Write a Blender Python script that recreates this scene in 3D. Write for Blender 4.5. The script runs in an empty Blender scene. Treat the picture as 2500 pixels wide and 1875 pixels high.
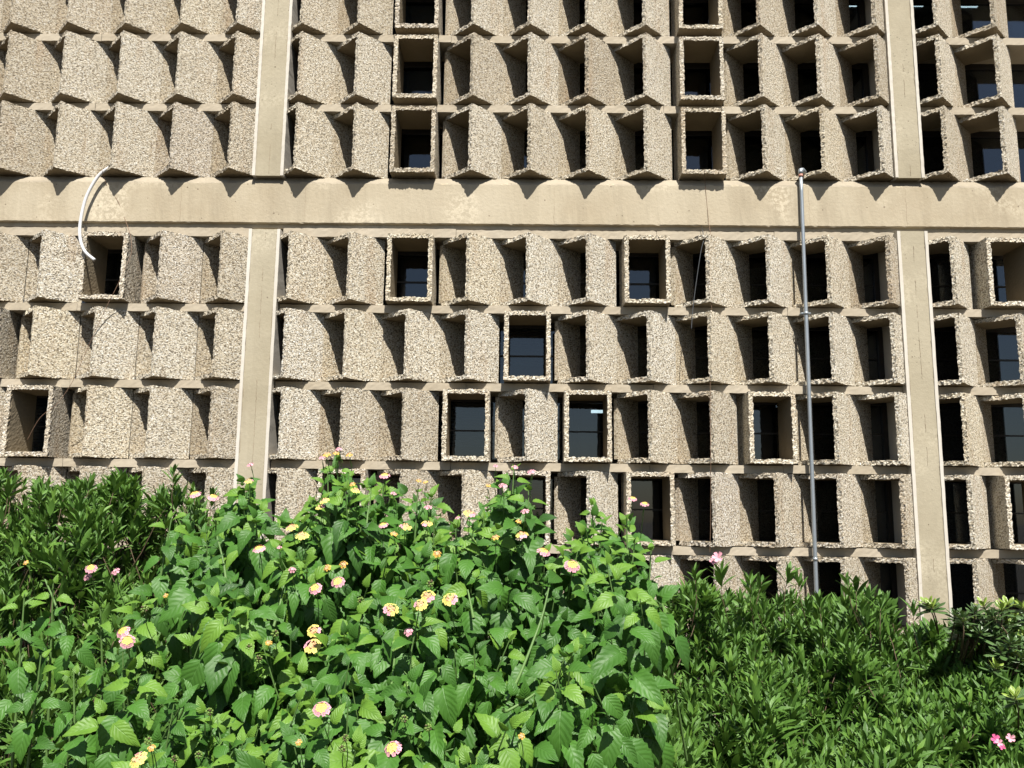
import bpy, math, random
import numpy as np
from mathutils import Vector, Matrix

# ------------------------------------------------------------------ camera, sky, sun, exposure
S = bpy.context.scene
COL = S.collection
CAM = np.array([2.1966, -7.1277, -2.3675])
YAW, PITCH, ROLL, FPX = -0.0116, 0.1550, 0.0106, 2084.9          # focal length in pixels of a 2500 px wide picture

def cam_axes():
    F = np.array([math.sin(YAW)*math.cos(PITCH), math.cos(YAW)*math.cos(PITCH), math.sin(PITCH)])
    R = np.array([math.cos(YAW), -math.sin(YAW), 0.0]); U = np.cross(R, F)
    return F, R*math.cos(ROLL)+U*math.sin(ROLL), -R*math.sin(ROLL)+U*math.cos(ROLL)
AF, AR, AU = cam_axes()
cd = bpy.data.cameras.new('camera'); cam = bpy.data.objects.new('camera', cd); COL.objects.link(cam)
cd.sensor_width = 36.0; cd.lens = 36.0*FPX/2500.0; cd.clip_start = 0.05; cd.clip_end = 2000
cam.matrix_world = Matrix(((AR[0], AU[0], -AF[0], CAM[0]), (AR[1], AU[1], -AF[1], CAM[1]), (AR[2], AU[2], -AF[2], CAM[2]), (0, 0, 0, 1)))
S.camera = cam

SUN_EL, SUN_AZ = math.radians(55), math.radians(12)              # the sun stands in front of the facade, a little to the right
sun_dir = Vector((math.sin(SUN_AZ)*math.cos(SUN_EL), -math.cos(SUN_AZ)*math.cos(SUN_EL), math.sin(SUN_EL)))
w = bpy.data.worlds.new('World'); S.world = w; w.use_nodes = True
sky = w.node_tree.nodes.new('ShaderNodeTexSky'); sky.sky_type = 'NISHITA'; sky.sun_disc = False
sky.sun_elevation = SUN_EL; sky.sun_rotation = math.pi-SUN_AZ
bg = w.node_tree.nodes['Background']; bg.inputs['Strength'].default_value = 0.05
w.node_tree.links.new(sky.outputs[0], bg.inputs['Color'])
ld = bpy.data.lights.new('sun', 'SUN'); ld.energy = 5.0; ld.angle = math.radians(0.53); ld.color = (1.0, 0.955, 0.885)
sun = bpy.data.objects.new('sun', ld); COL.objects.link(sun)
sun.rotation_euler = sun_dir.to_track_quat('Z', 'Y').to_euler(); sun.location = (2, -6, 12)
S.view_settings.view_transform = 'Standard'; S.view_settings.look = 'None'
S.view_settings.exposure = 0.95; S.view_settings.gamma = 1.0
S.cycles.max_bounces = 6; S.cycles.transparent_max_bounces = 6; S.cycles.diffuse_bounces = 1

rng = np.random.default_rng(11); random.seed(5)

def at(px, py, y):
    """world point on the vertical plane y seen at a position of the 2500 px photograph (used to measure the place)"""
    d = AF+AR*(px-1250)/FPX-AU*(py-937.5)/FPX
    return CAM+d*((y-CAM[1])/d[1])
def at_dist(px, py, dist):
    d = AF+AR*(px-1250)/FPX-AU*(py-937.5)/FPX
    return CAM+d*(dist/d[1])

# ------------------------------------------------------------------ object helpers
def tag(o, label=None, cat=None, group=None, kind=None):
    for k, v in (('label', label), ('category', cat), ('group', group), ('kind', kind)):
        if v: o[k] = v
    return o
def empty(name, loc=(0, 0, 0)):
    o = bpy.data.objects.new(name, None); o.location = loc; o.empty_display_size = .1; COL.objects.link(o); return o
class MB:
    """collects verts, faces, material slots and corner data, then links them as ONE mesh"""
    def __init__(s): s.v = []; s.f = []; s.m = []; s.n = 0
    def add(s, v, f, m=0):
        s.v.append(np.asarray(v, float)); s.f += [tuple(i+s.n for i in q) for q in f]; s.m += [m]*len(f); s.n += len(v); return s
    def box(s, a, b, m=0):
        (x0, y0, z0), (x1, y1, z1) = a, b
        v = [(x0,y0,z0),(x1,y0,z0),(x1,y1,z0),(x0,y1,z0),(x0,y0,z1),(x1,y0,z1),(x1,y1,z1),(x0,y1,z1)]
        return s.add(v, [(0,3,2,1),(4,5,6,7),(0,1,5,4),(1,2,6,5),(2,3,7,6),(3,0,4,7)], m)
    def tube(s, pts, r, n=8, m=0, caps=True):
        pts = np.asarray(pts, float); k = len(pts); rr = np.broadcast_to(np.asarray(r, float), (k,))
        t = np.gradient(pts, axis=0); t /= np.linalg.norm(t, axis=1)[:, None]+1e-12
        ref = np.array([0, 1., 0]) if abs(t[0][1]) < .9 else np.array([1., 0, 0])
        v = []
        for i in range(k):
            a = np.cross(t[i], ref); a /= np.linalg.norm(a); b = np.cross(t[i], a)
            for j in range(n):
                q = 2*math.pi*j/n; v.append(pts[i]+rr[i]*(a*math.cos(q)+b*math.sin(q)))
        f = [(i*n+j, i*n+(j+1) % n, (i+1)*n+(j+1) % n, (i+1)*n+j) for i in range(k-1) for j in range(n)]
        if caps: f += [tuple(range(n-1, -1, -1)), tuple((k-1)*n+j for j in range(n))]
        return s.add(v, f, m)
    def mesh(s, name, mats, smooth=False):
        me = bpy.data.meshes.new(name)
        me.from_pydata(np.concatenate(s.v).tolist(), [], s.f)
        for q in mats: me.materials.append(q)
        me.polygons.foreach_set('material_index', s.m)
        if smooth: me.polygons.foreach_set('use_smooth', [True]*len(s.f))
        me.update(); return me
    def build(s, name, mats, parent=None, smooth=False):
        if not isinstance(mats, (list, tuple)): mats = [mats]
        return link(name, s.mesh(name, mats, smooth), parent)
def link(name, me, parent=None, loc=(0, 0, 0)):
    o = bpy.data.objects.new(name, me); COL.objects.link(o); o.location = loc
    if parent: o.parent = parent
    return o

# ------------------------------------------------------------------ material helpers
class NT:
    def __init__(s, name):
        s.mat = bpy.data.materials.new(name); s.mat.use_nodes = True; s.t = s.mat.node_tree
        s.bsdf = s.t.nodes['Principled BSDF']; s.out = s.t.nodes['Material Output']
    def n(s, typ, **kw):
        q = s.t.nodes.new('ShaderNode'+typ)
        for k, v in kw.items():
            if k[0] == '_': setattr(q, k[1:], v)
            else:
                key = int(k[1:]) if k[0] == 'i' and k[1:].isdigit() else k
                s.put(q.inputs[key], v)
        return q
    def put(s, inp, v):
        if isinstance(v, bpy.types.NodeSocket): s.t.links.new(v, inp)
        elif isinstance(v, bpy.types.Node): s.t.links.new(v.outputs[0], inp)
        else: inp.default_value = v
    def noise(s, vec, scale, detail=3, rough=.55): return s.n('TexNoise', Vector=vec, Scale=scale, Detail=detail, Roughness=rough)
    def ramp(s, fac, stops, interp='LINEAR'):
        q = s.t.nodes.new('ShaderNodeValToRGB'); q.color_ramp.interpolation = interp; e = q.color_ramp.elements
        while len(e) < len(stops): e.new(.5)
        for el, (p, c) in zip(e, stops):
            el.position = p; el.color = (c, c, c, 1) if isinstance(c, (int, float)) else (*c, 1)
        s.put(q.inputs[0], fac); return q
    def mix(s, fac, a, b, typ='MIX'):
        q = s.t.nodes.new('ShaderNodeMix'); q.data_type = 'RGBA'; q.blend_type = typ
        s.put(q.inputs[0], fac); s.put(q.inputs[6], a if not isinstance(a, tuple) else (*a, 1)); s.put(q.inputs[7], b if not isinstance(b, tuple) else (*b, 1))
        return q.outputs[2]
    def math(s, op, a, b=0.0, clamp=False):
        q = s.t.nodes.new('ShaderNodeMath'); q.operation = op; q.use_clamp = clamp; s.put(q.inputs[0], a); s.put(q.inputs[1], b); return q.outputs[0]

def wpos(N): return N.n('NewGeometry').outputs['Position']

def mat_pebble(name='pebble_dash', tone=(.5, .46, .38), amt=0.0):
    N = NT(name); P = wpos(N)
    big = N.noise(P, 1.1, 4).outputs[0]
    warp = N.noise(P, 55, 2).outputs['Color']
    V = N.n('VectorMath', _operation='MULTIPLY_ADD', i0=warp, i1=(.010, .010, .010), i2=P).outputs[0]
    V = N.n('Mapping', Vector=V, Scale=(1, 1, 1.45)).outputs[0]
    vo = N.n('TexVoronoi', Vector=V, Scale=88.0)
    edge = N.n('TexVoronoi', _feature='DISTANCE_TO_EDGE', Vector=V, Scale=88.0)
    stone = N.ramp(N.n('SeparateColor', Color=vo.outputs['Color']).outputs[0],
                   [(0, (.44, .36, .25)), (.2, (.64, .56, .43)), (.6, (.78, .70, .56)), (.85, (.86, .81, .69)), (1, (.92, .90, .84))])
    gap = N.ramp(edge.outputs['Distance'], [(0, 1), (.06, .65), (.16, 0)])
    holes = N.ramp(N.noise(V, 62, 2, .6).outputs[0], [(.53, 0), (.60, 1)])
    c = N.mix(N.math('MULTIPLY', gap, .4), stone.outputs[0], (.27, .21, .13))
    c = N.mix(N.math('MULTIPLY', holes, .78), c, (.10, .075, .045))
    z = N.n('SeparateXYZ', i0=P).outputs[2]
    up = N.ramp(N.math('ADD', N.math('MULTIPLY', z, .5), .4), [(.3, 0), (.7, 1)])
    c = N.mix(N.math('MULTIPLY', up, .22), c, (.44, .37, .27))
    c = N.mix(N.math('MULTIPLY', N.ramp(big, [(.42, 0), (.70, 1)]), .2), c, (.36, .30, .21))
    oi = N.n('ObjectInfo').outputs['Random']
    c = N.mix(1.0, c, N.ramp(oi, [(0, (.80, .77, .73)), (.3, (.98, .96, .92)), (.6, (1, 1, 1)), (.85, (1.0, .97, .90)), (1, (.90, .88, .88))]).outputs[0], 'MULTIPLY')
    st = N.n('Mapping', Vector=P, Scale=(7, 7, 1.3)).outputs[0]
    rust = N.ramp(N.noise(st, 1, 3).outputs[0], [(.56, 0), (.74, 1)])
    c = N.mix(N.math('MULTIPLY', rust, .28), c, (.38, .23, .11))
    c = N.mix(1.0, c, (.93, .955, .985), 'MULTIPLY')
    if amt: c = N.mix(amt, c, N.mix(1.0, c, tone, 'MULTIPLY'))
    N.put(N.bsdf.inputs['Base Color'], c); N.bsdf.inputs['Roughness'].default_value = .9
    N.bsdf.inputs['Specular IOR Level'].default_value = .2
    h = N.math('SUBTRACT', N.ramp(edge.outputs['Distance'], [(0, 0), (.3, 1)]), N.math('MULTIPLY', holes, 1.2))
    b = N.n('Bump', Strength=.8, Distance=.004, Height=h); N.put(N.bsdf.inputs['Normal'], b.outputs[0])
    return N.mat

def mat_concrete(name, base, dark, light, bubbles=.5, stripe=0.0, bump=.5, stain=.35):
    N = NT(name); P = wpos(N)
    a = N.noise(P, 1.7, 5, .6).outputs[0]
    c = N.mix(N.ramp(a, [(.33, 0), (.68, 1)]), dark, light)
    c = N.mix(.45, c, base)
    fine = N.noise(P, 38, 4, .65).outputs[0]
    c = N.mix(N.math('MULTIPLY', N.ramp(fine, [(.35, 1), (.6, 0)]), .22), c, dark)
    dr = N.n('Mapping', Vector=P, Scale=(5, 5, .7)).outputs[0]
    drip = N.ramp(N.noise(dr, 1, 4, .6).outputs[0], [(.50, 0), (.72, 1)])
    c = N.mix(N.math('MULTIPLY', drip, stain), c, tuple(x*.62 for x in dark))
    # blow holes
    vo = N.n('TexVoronoi', Vector=P, Scale=21.0, Randomness=1.0)
    rnd = N.n('SeparateColor', Color=vo.outputs['Color']).outputs[0]
    rad = N.math('MULTIPLY', N.ramp(rnd, [(.72, 0), (1, 1)]), .17)
    hole = N.math('LESS_THAN', vo.outputs['Distance'], rad)
    c = N.mix(N.math('MULTIPLY', hole, bubbles), c, (.10, .07, .04))
    pv = N.n('Mapping', Vector=N.n('VectorMath', _operation='MULTIPLY_ADD', i0=N.noise(P, 30, 2).outputs['Color'], i1=(.03, .03, .03), i2=P).outputs[0], Scale=(.6, 1, 1.2)).outputs[0]
    v2 = N.n('TexVoronoi', Vector=pv, Scale=40.0); r2 = N.n('SeparateColor', Color=v2.outputs['Color']).outputs[1]
    clus = N.ramp(N.noise(P, 2.6, 2).outputs[0], [(.46, 0), (.66, 1)])
    h2 = N.math('LESS_THAN', v2.outputs['Distance'], N.math('MULTIPLY', N.math('MULTIPLY', N.ramp(r2, [(.45, 0), (.9, 1)]), .22), clus))
    c = N.mix(N.math('MULTIPLY', h2, bubbles*.9), c, tuple(x*.3 for x in dark))
    c = N.mix(N.math('MULTIPLY', N.ramp(N.noise(P, .9, 3).outputs[0], [(.4, 0), (.62, 1)]), .35), c, light)
    sx_ = N.n('SeparateXYZ', i0=P).outputs[0]
    if bubbles >= .7:      # pale scabby patches where the skin has flaked
        flake = N.math('MULTIPLY', N.ramp(N.noise(P, 1.9, 2).outputs[0], [(.55, 0), (.66, 1)]), N.ramp(N.noise(P, 34, 4, .7).outputs[0], [(.46, 0), (.54, 1)]))
        c = N.mix(N.math('MULTIPLY', flake, .5), c, tuple(min(1, x*1.35) for x in light))
    seg = N.n('TexWhiteNoise', _noise_dimensions='1D', W=N.math('FLOOR', N.math('MULTIPLY', N.math('ADD', sx_, .05), .42))).outputs['Value']
    c = N.mix(N.math('MULTIPLY', seg, .22), c, tuple(x*.85 for x in dark))
    N.put(N.bsdf.inputs['Base Color'], c); N.bsdf.inputs['Roughness'].default_value = .82
    N.bsdf.inputs['Specular IOR Level'].default_value = .25
    h = N.math('SUBTRACT', N.math('ADD', fine, N.math('MULTIPLY', a, 2.0)), N.math('MULTIPLY', hole, 1.5))
    N.put(N.bsdf.inputs['Normal'], N.n('Bump', Strength=bump, Distance=.004, Height=h).outputs[0])
    return N.mat

def mat_plain(name, col, rough=.5, metal=0.0, var=.0, spec=.5):
    N = NT(name); P = wpos(N)
    c = N.mix(N.math('MULTIPLY', N.noise(P, 9, 4).outputs[0], var), col, tuple(x*.45 for x in col))
    N.put(N.bsdf.inputs['Base Color'], c); N.bsdf.inputs['Roughness'].default_value = rough
    N.bsdf.inputs['Metallic'].default_value = metal; N.bsdf.inputs['Specular IOR Level'].default_value = spec
    return N.mat

def mat_glass():
    N = NT('window_glass'); t = N.t; t.nodes.remove(N.bsdf)
    fr = N.math('ADD', N.n('Fresnel', IOR=1.5).outputs[0], .03)
    tr = N.n('BsdfTransparent', Color=(.42, .47, .50, 1)); gl = N.n('BsdfGlossy', Color=(.9, .95, 1, 1), Roughness=.03)
    P = wpos(N); N.put(gl.inputs['Normal'], N.n('Bump', Strength=.05, Distance=.02, Height=N.noise(P, 2.5, 1)).outputs[0])
    m = N.n('MixShader', i0=fr, i1=tr.outputs[0], i2=gl.outputs[0]); N.put(N.out.inputs[0], m); return N.mat

def mat_leaf(name, dark, light, young, rough=.42, vein=.35, trans=.25, veincol=None, nveins=9.0, spec=.5):
    N = NT(name); t = N.t
    at_ = N.n('Attribute', _attribute_name='tint').outputs['Fac']
    uv = N.n('UVMap', _uv_map='UVMap'); sx = N.n('SeparateXYZ', i0=uv.outputs[0])
    u, v = sx.outputs[0], sx.outputs[1]
    c = N.ramp(at_, [(0, dark), (.55, light), (.86, light), (1, young)]).outputs[0]
    P = wpos(N); blotch = N.noise(P, 26, 3).outputs[0]
    c = N.mix(N.math('MULTIPLY', N.ramp(blotch, [(.45, 0), (.75, 1)]), .35), c, dark)
    au = N.math('ABSOLUTE', u)
    mid = N.ramp(au, [(0, 1), (.07, .0)])
    ph = N.math('SUBTRACT', N.math('MULTIPLY', v, nveins), N.math('MULTIPLY', au, 2.2))
    side = N.ramp(N.math('PINGPONG', ph, .5), [(0, 1), (.10, 0)])
    ve = N.math('MAXIMUM', mid, N.math('MULTIPLY', side, .55))
    c = N.mix(N.math('MULTIPLY', ve, vein), c, veincol or young)
    N.put(N.bsdf.inputs['Base Color'], c); N.bsdf.inputs['Roughness'].default_value = rough
    N.bsdf.inputs['Specular IOR Level'].default_value = spec
    hh = N.math('SUBTRACT', N.math('MULTIPLY', N.math('PINGPONG', ph, .5), 1.0), N.math('MULTIPLY', mid, .6))
    N.put(N.bsdf.inputs['Normal'], N.n('Bump', Strength=.45, Distance=.003, Height=hh).outputs[0])
    tl = N.n('BsdfTranslucent', Color=N.mix(.5, c, young))
    m = N.n('MixShader', i0=trans, i1=N.bsdf.outputs[0], i2=tl.outputs[0]); N.put(N.out.inputs[0], m)
    return N.mat

M = {}
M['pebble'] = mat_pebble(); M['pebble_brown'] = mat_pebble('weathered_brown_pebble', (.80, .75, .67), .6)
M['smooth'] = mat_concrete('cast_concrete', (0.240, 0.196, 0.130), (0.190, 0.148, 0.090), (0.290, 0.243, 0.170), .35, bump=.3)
M['ledge'] = mat_concrete('ledge_concrete', (0.372, 0.324, 0.246), (0.300, 0.252, 0.180), (0.420, 0.372, 0.294), .25, bump=.35, stain=.2)
M['beam'] = mat_concrete('beam_concrete', (0.380, 0.325, 0.232), (0.295, 0.242, 0.162), (0.450, 0.400, 0.302), .75, bump=.8, stain=.36)
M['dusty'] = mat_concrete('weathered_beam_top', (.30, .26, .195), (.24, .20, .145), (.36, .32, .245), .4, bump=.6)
M['column'] = mat_concrete('column_concrete', (0.335, 0.296, 0.212), (0.280, 0.243, 0.168), (0.390, 0.350, 0.262), .8, bump=.7, stain=.4)
M['trim'] = mat_concrete('pale_edge_render', (0.512, 0.480, 0.422), (0.448, 0.410, 0.346), (0.550, 0.525, 0.474), .15, bump=.2, stain=.1)
M['seam'] = mat_concrete('rough_seam', (0.272, 0.216, 0.144), (0.208, 0.160, 0.104), (0.400, 0.344, 0.256), 0)
M['glass'] = mat_glass()
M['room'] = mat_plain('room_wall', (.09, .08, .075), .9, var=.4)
M['frame'] = mat_plain('window_frame', (.03, .027, .023), .5, .4)
M['blind'] = mat_plain('blind_slats', (.55, .57, .60), .6, var=.3)
M['pipe'] = mat_plain('galvanised_pipe', (.36, .40, .43), .42, .6, var=.5)
M['redpaint'] = mat_plain('rust_red_collar', (.42, .20, .15), .6, var=.5)
M['white'] = mat_plain('white_plastic', (0.574, 0.574, 0.574), .35, var=.12)
M['wire'] = mat_plain('brown_wire', (.17, .10, .06), .7)
M['black'] = mat_plain('black_wire', (.04, .045, .05), .6)
M['soil'] = mat_concrete('soil', (.065, .05, .035), (.04, .03, .02), (.09, .07, .05), 0, bump=1.0)

# ------------------------------------------------------------------ the facade
PITCH_X, ROW = .5, .6629
LEDGE_T, LEDGE_F = .066, -.077
AX, AY = .25, -.25                # front corner of an angled hood, measured from its left line
UP_A, UP_B = 1.8157, 1.153         # undersides of the two upper ledges
BEAM_TOP, BEAM_BEV, BEAM_BOT = .541, .466, .113

# hash noise of a position, used to roughen pebble-dash faces by a few millimetres
def rough(v, amt, seed):
    r = np.random.default_rng(abs(seed)); return v+(r.random(v.shape)-.5)*2*amt
def lattice(mb, c, n, amt, seed, mat_of):
    """closed box surface on 8 corners c[i][j][k] (i along u, j along v, k along w), subdivided n, corners roughened where amt"""
    nu, nv, nw = n; c = np.array(c, float); idx = {}; vs = []; par = []
    def vert(i, j, k):
        if (i, j, k) not in idx:
            a, b, d = i/nu, j/nv, k/nw; p = 0
            for x in (0, 1):
                for y in (0, 1):
                    for z in (0, 1): p = p+c[x][y][z]*((a if x else 1-a)*(b if y else 1-b)*(d if z else 1-d))
            idx[(i, j, k)] = len(vs); vs.append(p); par.append((i, j, k))
        return idx[(i, j, k)]
    fs = []; ms = []
    def grid(fn, a, b, rev, m):
        for p in range(a):
            for q in range(b):
                f = [fn(p, q), fn(p+1, q), fn(p+1, q+1), fn(p, q+1)]
                fs.append(tuple(reversed(f)) if rev else tuple(f)); ms.append(m)
    grid(lambda p, q: vert(p, q, 0), nu, nv, True, mat_of[0]); grid(lambda p, q: vert(p, q, nw), nu, nv, False, mat_of[1])
    grid(lambda p, q: vert(p, 0, q), nu, nw, False, mat_of[2]); grid(lambda p, q: vert(p, nv, q), nu, nw, True, mat_of[3])
    grid(lambda p, q: vert(0, p, q), nv, nw, True, mat_of[4]); grid(lambda p, q: vert(nu, p, q), nv, nw, False, mat_of[5])
    V = np.array(vs); r = np.random.default_rng(abs(seed))
    fr = np.array([amt(i/nu, j/nv, k/nw) for i, j, k in par])[:, None]
    low = r.random(3)*6
    wob = np.stack([np.sin(V[:, 2]*31+low[0])+np.sin(V[:, 0]*47+low[1]), np.sin(V[:, 2]*27+low[2])+np.sin(V[:, 0]*39+low[0]), np.sin(V[:, 0]*33+low[1])+np.sin(V[:, 1]*41+low[2])], 1)*.25
    V = V+fr*((r.random(V.shape)-.5)*2+wob)
    for f, m in zip(fs, ms): pass
    base = mb.n; mb.v.append(V); mb.f += [tuple(i+base for i in f) for f in fs]; mb.m += ms; mb.n += len(V)

def quad_box(p0, p1, p2, p3, z0, z1):
    """corners for a plan quad p0->p1 (u), p0->p3 (v), extruded in z (w)"""
    P = lambda p, z: (p[0], p[1], z)
    return [[[P(p0, z0), P(p0, z1)], [P(p3, z0), P(p3, z1)]], [[P(p1, z0), P(p1, z1)], [P(p2, z0), P(p2, z1)]]]

T = .036
def angled_hood_mesh(h, seed, rt=.0045):
    """a rectangular concrete tube turned to face left: two side walls, top and bottom slab. origin: its left line, ledge top"""
    mb = MB(); r = random.Random(seed)
    Lp = np.array([PITCH_X-.0005, -.0005]); A = np.array([AX+r.uniform(-.006, .006), AY+r.uniform(-.006, .006)])
    d = (Lp-A)/np.linalg.norm(Lp-A); nn = np.array([-d[1], d[0]])
    e = -A/np.linalg.norm(A); Ai = A+e*T/abs(e.dot(nn))
    z0, z1 = .008, h-.004
    w_ = np.array(Lp)+nn*T
    # right wall  (u: A->Lp, v: thickness inward, w: z)
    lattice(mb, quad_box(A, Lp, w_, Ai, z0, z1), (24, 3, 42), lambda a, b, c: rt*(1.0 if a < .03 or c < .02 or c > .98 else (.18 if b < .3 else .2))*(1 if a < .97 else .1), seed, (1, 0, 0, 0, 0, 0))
    # left wall: inner face starts on the left line, runs back to the glazing
    L0 = np.array([.0, .0008]); B = L0+d*.29; L1 = L0+nn*T; B1 = B+nn*T
    lattice(mb, quad_box(L0, B, B1, L1, z0+T+.001, z1-T-.001), (16, 1, 28), lambda a, b, c: rt*.18 if b < .5 and .02 < c < .98 and a > .02 else 0, seed+1, (2, 2, 2, 2, 2, 2))
    # slabs: plan quad L0, Ai, w_, B ; front edge runs L0 -> Ai
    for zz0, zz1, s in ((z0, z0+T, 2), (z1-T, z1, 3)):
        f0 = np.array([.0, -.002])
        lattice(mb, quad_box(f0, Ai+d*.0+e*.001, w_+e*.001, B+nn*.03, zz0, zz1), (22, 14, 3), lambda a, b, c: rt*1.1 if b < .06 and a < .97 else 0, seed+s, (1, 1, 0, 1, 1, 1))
    return mb.mesh('angled_window_hood', [M['pebble'], M['smooth'], M['pebble_brown']])
def straight_hood_mesh(h, seed, rt=.0045):
    mb = MB(); r = random.Random(seed); x0 = .050+r.uniform(-.004, .004); x1 = x0+.385; y0, y1 = -.193+r.uniform(-.006, .006), .185; z0, z1 = .008, h-.004
    am = lambda a, b, c: rt if b < .06 else (rt*.2 if b < .97 else 0)
    lattice(mb, quad_box((x0, y0), (x0+T, y0), (x0+T, y1), (x0, y1), z0, z1), (3, 24, 42), am, seed, (1, 0, 0, 0, 0, 1))
    lattice(mb, quad_box((x1-T, y0), (x1, y0), (x1, y1), (x1-T, y1), z0, z1), (3, 24, 42), am, seed+1, (1, 0, 0, 0, 1, 0))
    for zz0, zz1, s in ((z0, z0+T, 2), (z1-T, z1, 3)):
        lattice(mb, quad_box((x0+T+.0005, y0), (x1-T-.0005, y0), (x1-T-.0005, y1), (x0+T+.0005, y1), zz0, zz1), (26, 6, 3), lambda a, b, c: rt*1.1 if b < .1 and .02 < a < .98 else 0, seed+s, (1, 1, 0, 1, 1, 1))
    return mb.mesh('straight_window_hood', [M['pebble'], M['smooth']])

bld = tag(empty('concrete_building', (2.7, 0, -4.0)), 'beige brutalist office block with rows of angled pebbly concrete window hoods', 'building')
def part(name, mb, mats, parent=None, smooth=False):
    o = mb.build(name, mats, None, smooth); p = parent or bld
    o.parent = p; o.matrix_parent_inverse = p.matrix_world.inverted() if p is not bld else Matrix.Translation((-2.7, 0, 4.0)); return o

# rows: (name, top underside z, bottom support z)
ROWS = [('U1', UP_A+.066+.597, UP_A+.066), ('U2', UP_A, UP_B+.066), ('U3', UP_B, BEAM_TOP)]
for i in range(6): ROWS.append(('L%d' % (i+1), -i*ROW, -(i+1)*ROW+LEDGE_T))
BAYS = {'C': (0.0, .5, range(0, 11)), 'L': (-.066, .5, range(-6, 0)), 'R': (5.533, .5, range(0, 2))}
STRAIGHT = {('U1', 'C', 2), ('U1', 'C', 7), ('U2', 'C', 2), ('U2', 'C', 7), ('U3', 'C', 2), ('U3', 'C', 7), ('L1', 'C', 2), ('L1', 'C', 6),
            ('L1', 'L', -3), ('L1', 'R', 1), ('L2', 'C', 4), ('L2', 'L', -5), ('L3', 'C', 3), ('L3', 'C', 5), ('L3', 'C', 8), ('L3', 'L', -4),
            ('L4', 'C', 1), ('L4', 'C', 4), ('L4', 'C', 6), ('L4', 'R', 1)}
STRAIGHT_X = {}
cache = {}
def hood_mesh(kind, h, var):
    key = (kind, round(h, 3), var)
    if key not in cache: cache[key] = (angled_hood_mesh if kind == 'a' else straight_hood_mesh)(h, 100+37*var+int(h*1000))
    return cache[key]
GLASS_Y = .27
def glass_for(x0, x1, z0, z1, hood, blind=0):
    g = MB().box((x0, GLASS_Y, z0), (x1, GLASS_Y+.006, z1)); o = g.build('window_pane', M['glass'])
    o.parent = hood; o.location = -hood.matrix_basis.translation; return o
hood_list = []
for rn, ztop, zbot in ROWS:
    for bay, (x0, pitch, ks) in BAYS.items():
        for k in ks:
            if bay == 'L' and rn[0] == 'L': pitch = .509
            if rn in ('L5', 'L6') and not (rn == 'L5' and (bay == 'R' or k >= 5)): continue
            if k == -6 and rn not in ('U1', 'U2', 'U3'): pass
            hood_list.append((rn, bay, k, x0+k*pitch, zbot, ztop-zbot))
# how large each shows: cropped ones and those behind the planting come last
def visible_rank(h):
    rn, bay, k, x, z, hh = h
    if bay == 'L' and k <= -6: return 5
    if bay == 'L' and k <= -5 and rn != 'L2': return 4 if rn[0] == 'U' else 6
    if rn == 'L5': return 3
    if rn == 'L4' and bay == 'L': return 3.5
    if bay == 'R' and k == 1 and rn not in ('U2', 'U3'): return 2.5
    if rn == 'L4' and k in (0, 5): return 2
    if rn == 'U1': return 2.2
    return 0
angled = sorted([h for h in hood_list if (h[0], h[1], h[2]) not in STRAIGHT], key=visible_rank)
rest = MB(); made = {}
for i, h in enumerate(hood_list):
    rn, bay, k, x, z, hh = h
    st = (rn, bay, k) in STRAIGHT
    me = hood_mesh('s' if st else 'a', hh, (i*7) % 4)
    nm = 'straight_window_hood' if st else 'angled_window_hood'
    if not st and angled.index(h) >= 100:
        vs = np.array([v.co for v in me.vertices])+np.array([x, 0, z])
        b = rest.n; rest.v.append(vs); rest.n += len(vs)
        for p in me.polygons: rest.f.append(tuple(j+b for j in p.vertices)); rest.m.append(p.material_index)
        continue
    o = link(nm, me, bld, (x-2.7, 0, z+4.0)); made[(rn, bay, k)] = o
if rest.n: tag(part('angled_window_hood', rest, [M['pebble'], M['smooth'], M['pebble_brown']]), kind='stuff')

# window glazing behind the hoods: one window per bay and row, frame + panes
bay_x = {'L': (-3.2, -.14), 'C': (.13, 5.37), 'R': (5.6, 7.2)}
for rn, ztop, zbot in ROWS:
    for bay, (xa, xb) in bay_x.items():
        f = MB(); z0, z1 = zbot, ztop
        f.box((xa, GLASS_Y-.02, z0), (xb, GLASS_Y+.03, z0+.05)); f.box((xa, GLASS_Y-.02, z1-.05), (xb, GLASS_Y+.03, z1))
        n = 1
        for j in (0, n):
            xx = xa+(xb-xa-.05)*j/n; f.box((xx, GLASS_Y-.023, z0+.05), (xx+.05, GLASS_Y+.033, z1-.05))
        if rn[0] == 'L': f.box((xa+.06, GLASS_Y-.015, z0+.29), (xb-.06, GLASS_Y+.025, z0+.302))
        fo = part('window', f, M['frame'])
        g = MB().box((xa, GLASS_Y, z0+.01), (xb, GLASS_Y+.006, z1-.01)); go = g.build('pane', M['glass'])
        go.parent = fo
# blinds behind some panes
def blind(xa, xb, z0, z1, closed=.5):
    mb = MB(); z = z1
    while z > z0:
        v = [(xa, GLASS_Y+.06, z), (xb, GLASS_Y+.06, z), (xb, GLASS_Y+.06+.02, z-.028*closed), (xa, GLASS_Y+.06+.02, z-.028*closed)]
        v += [(p[0], p[1]+.001, p[2]-.001) for p in v]
        mb.add(v, [(0, 3, 2, 1), (4, 5, 6, 7), (0, 1, 5, 4), (3, 7, 6, 2)]); z -= .03
    return part('venetian_blind', mb, M['blind'])
for a in ((.95, 1.52, UP_A+.066+.05, UP_A+.066+.55, .9), (.95, 1.52, UP_B+.24, UP_A-.05, .9), (2.0, 2.55, -2*ROW+.30, -ROW-.05, .5), (1.45, 2.0, -3*ROW+.25, -2*ROW-.05, .7),
          (.5, 1.0, -4*ROW+.15, -3*ROW-.05, .7), (2.0, 2.5, -4*ROW+.1, -3*ROW-.05, .7), (-2.3, -1.9, -3*ROW+.12, -2*ROW-.05, .8)): blind(*a)

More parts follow.
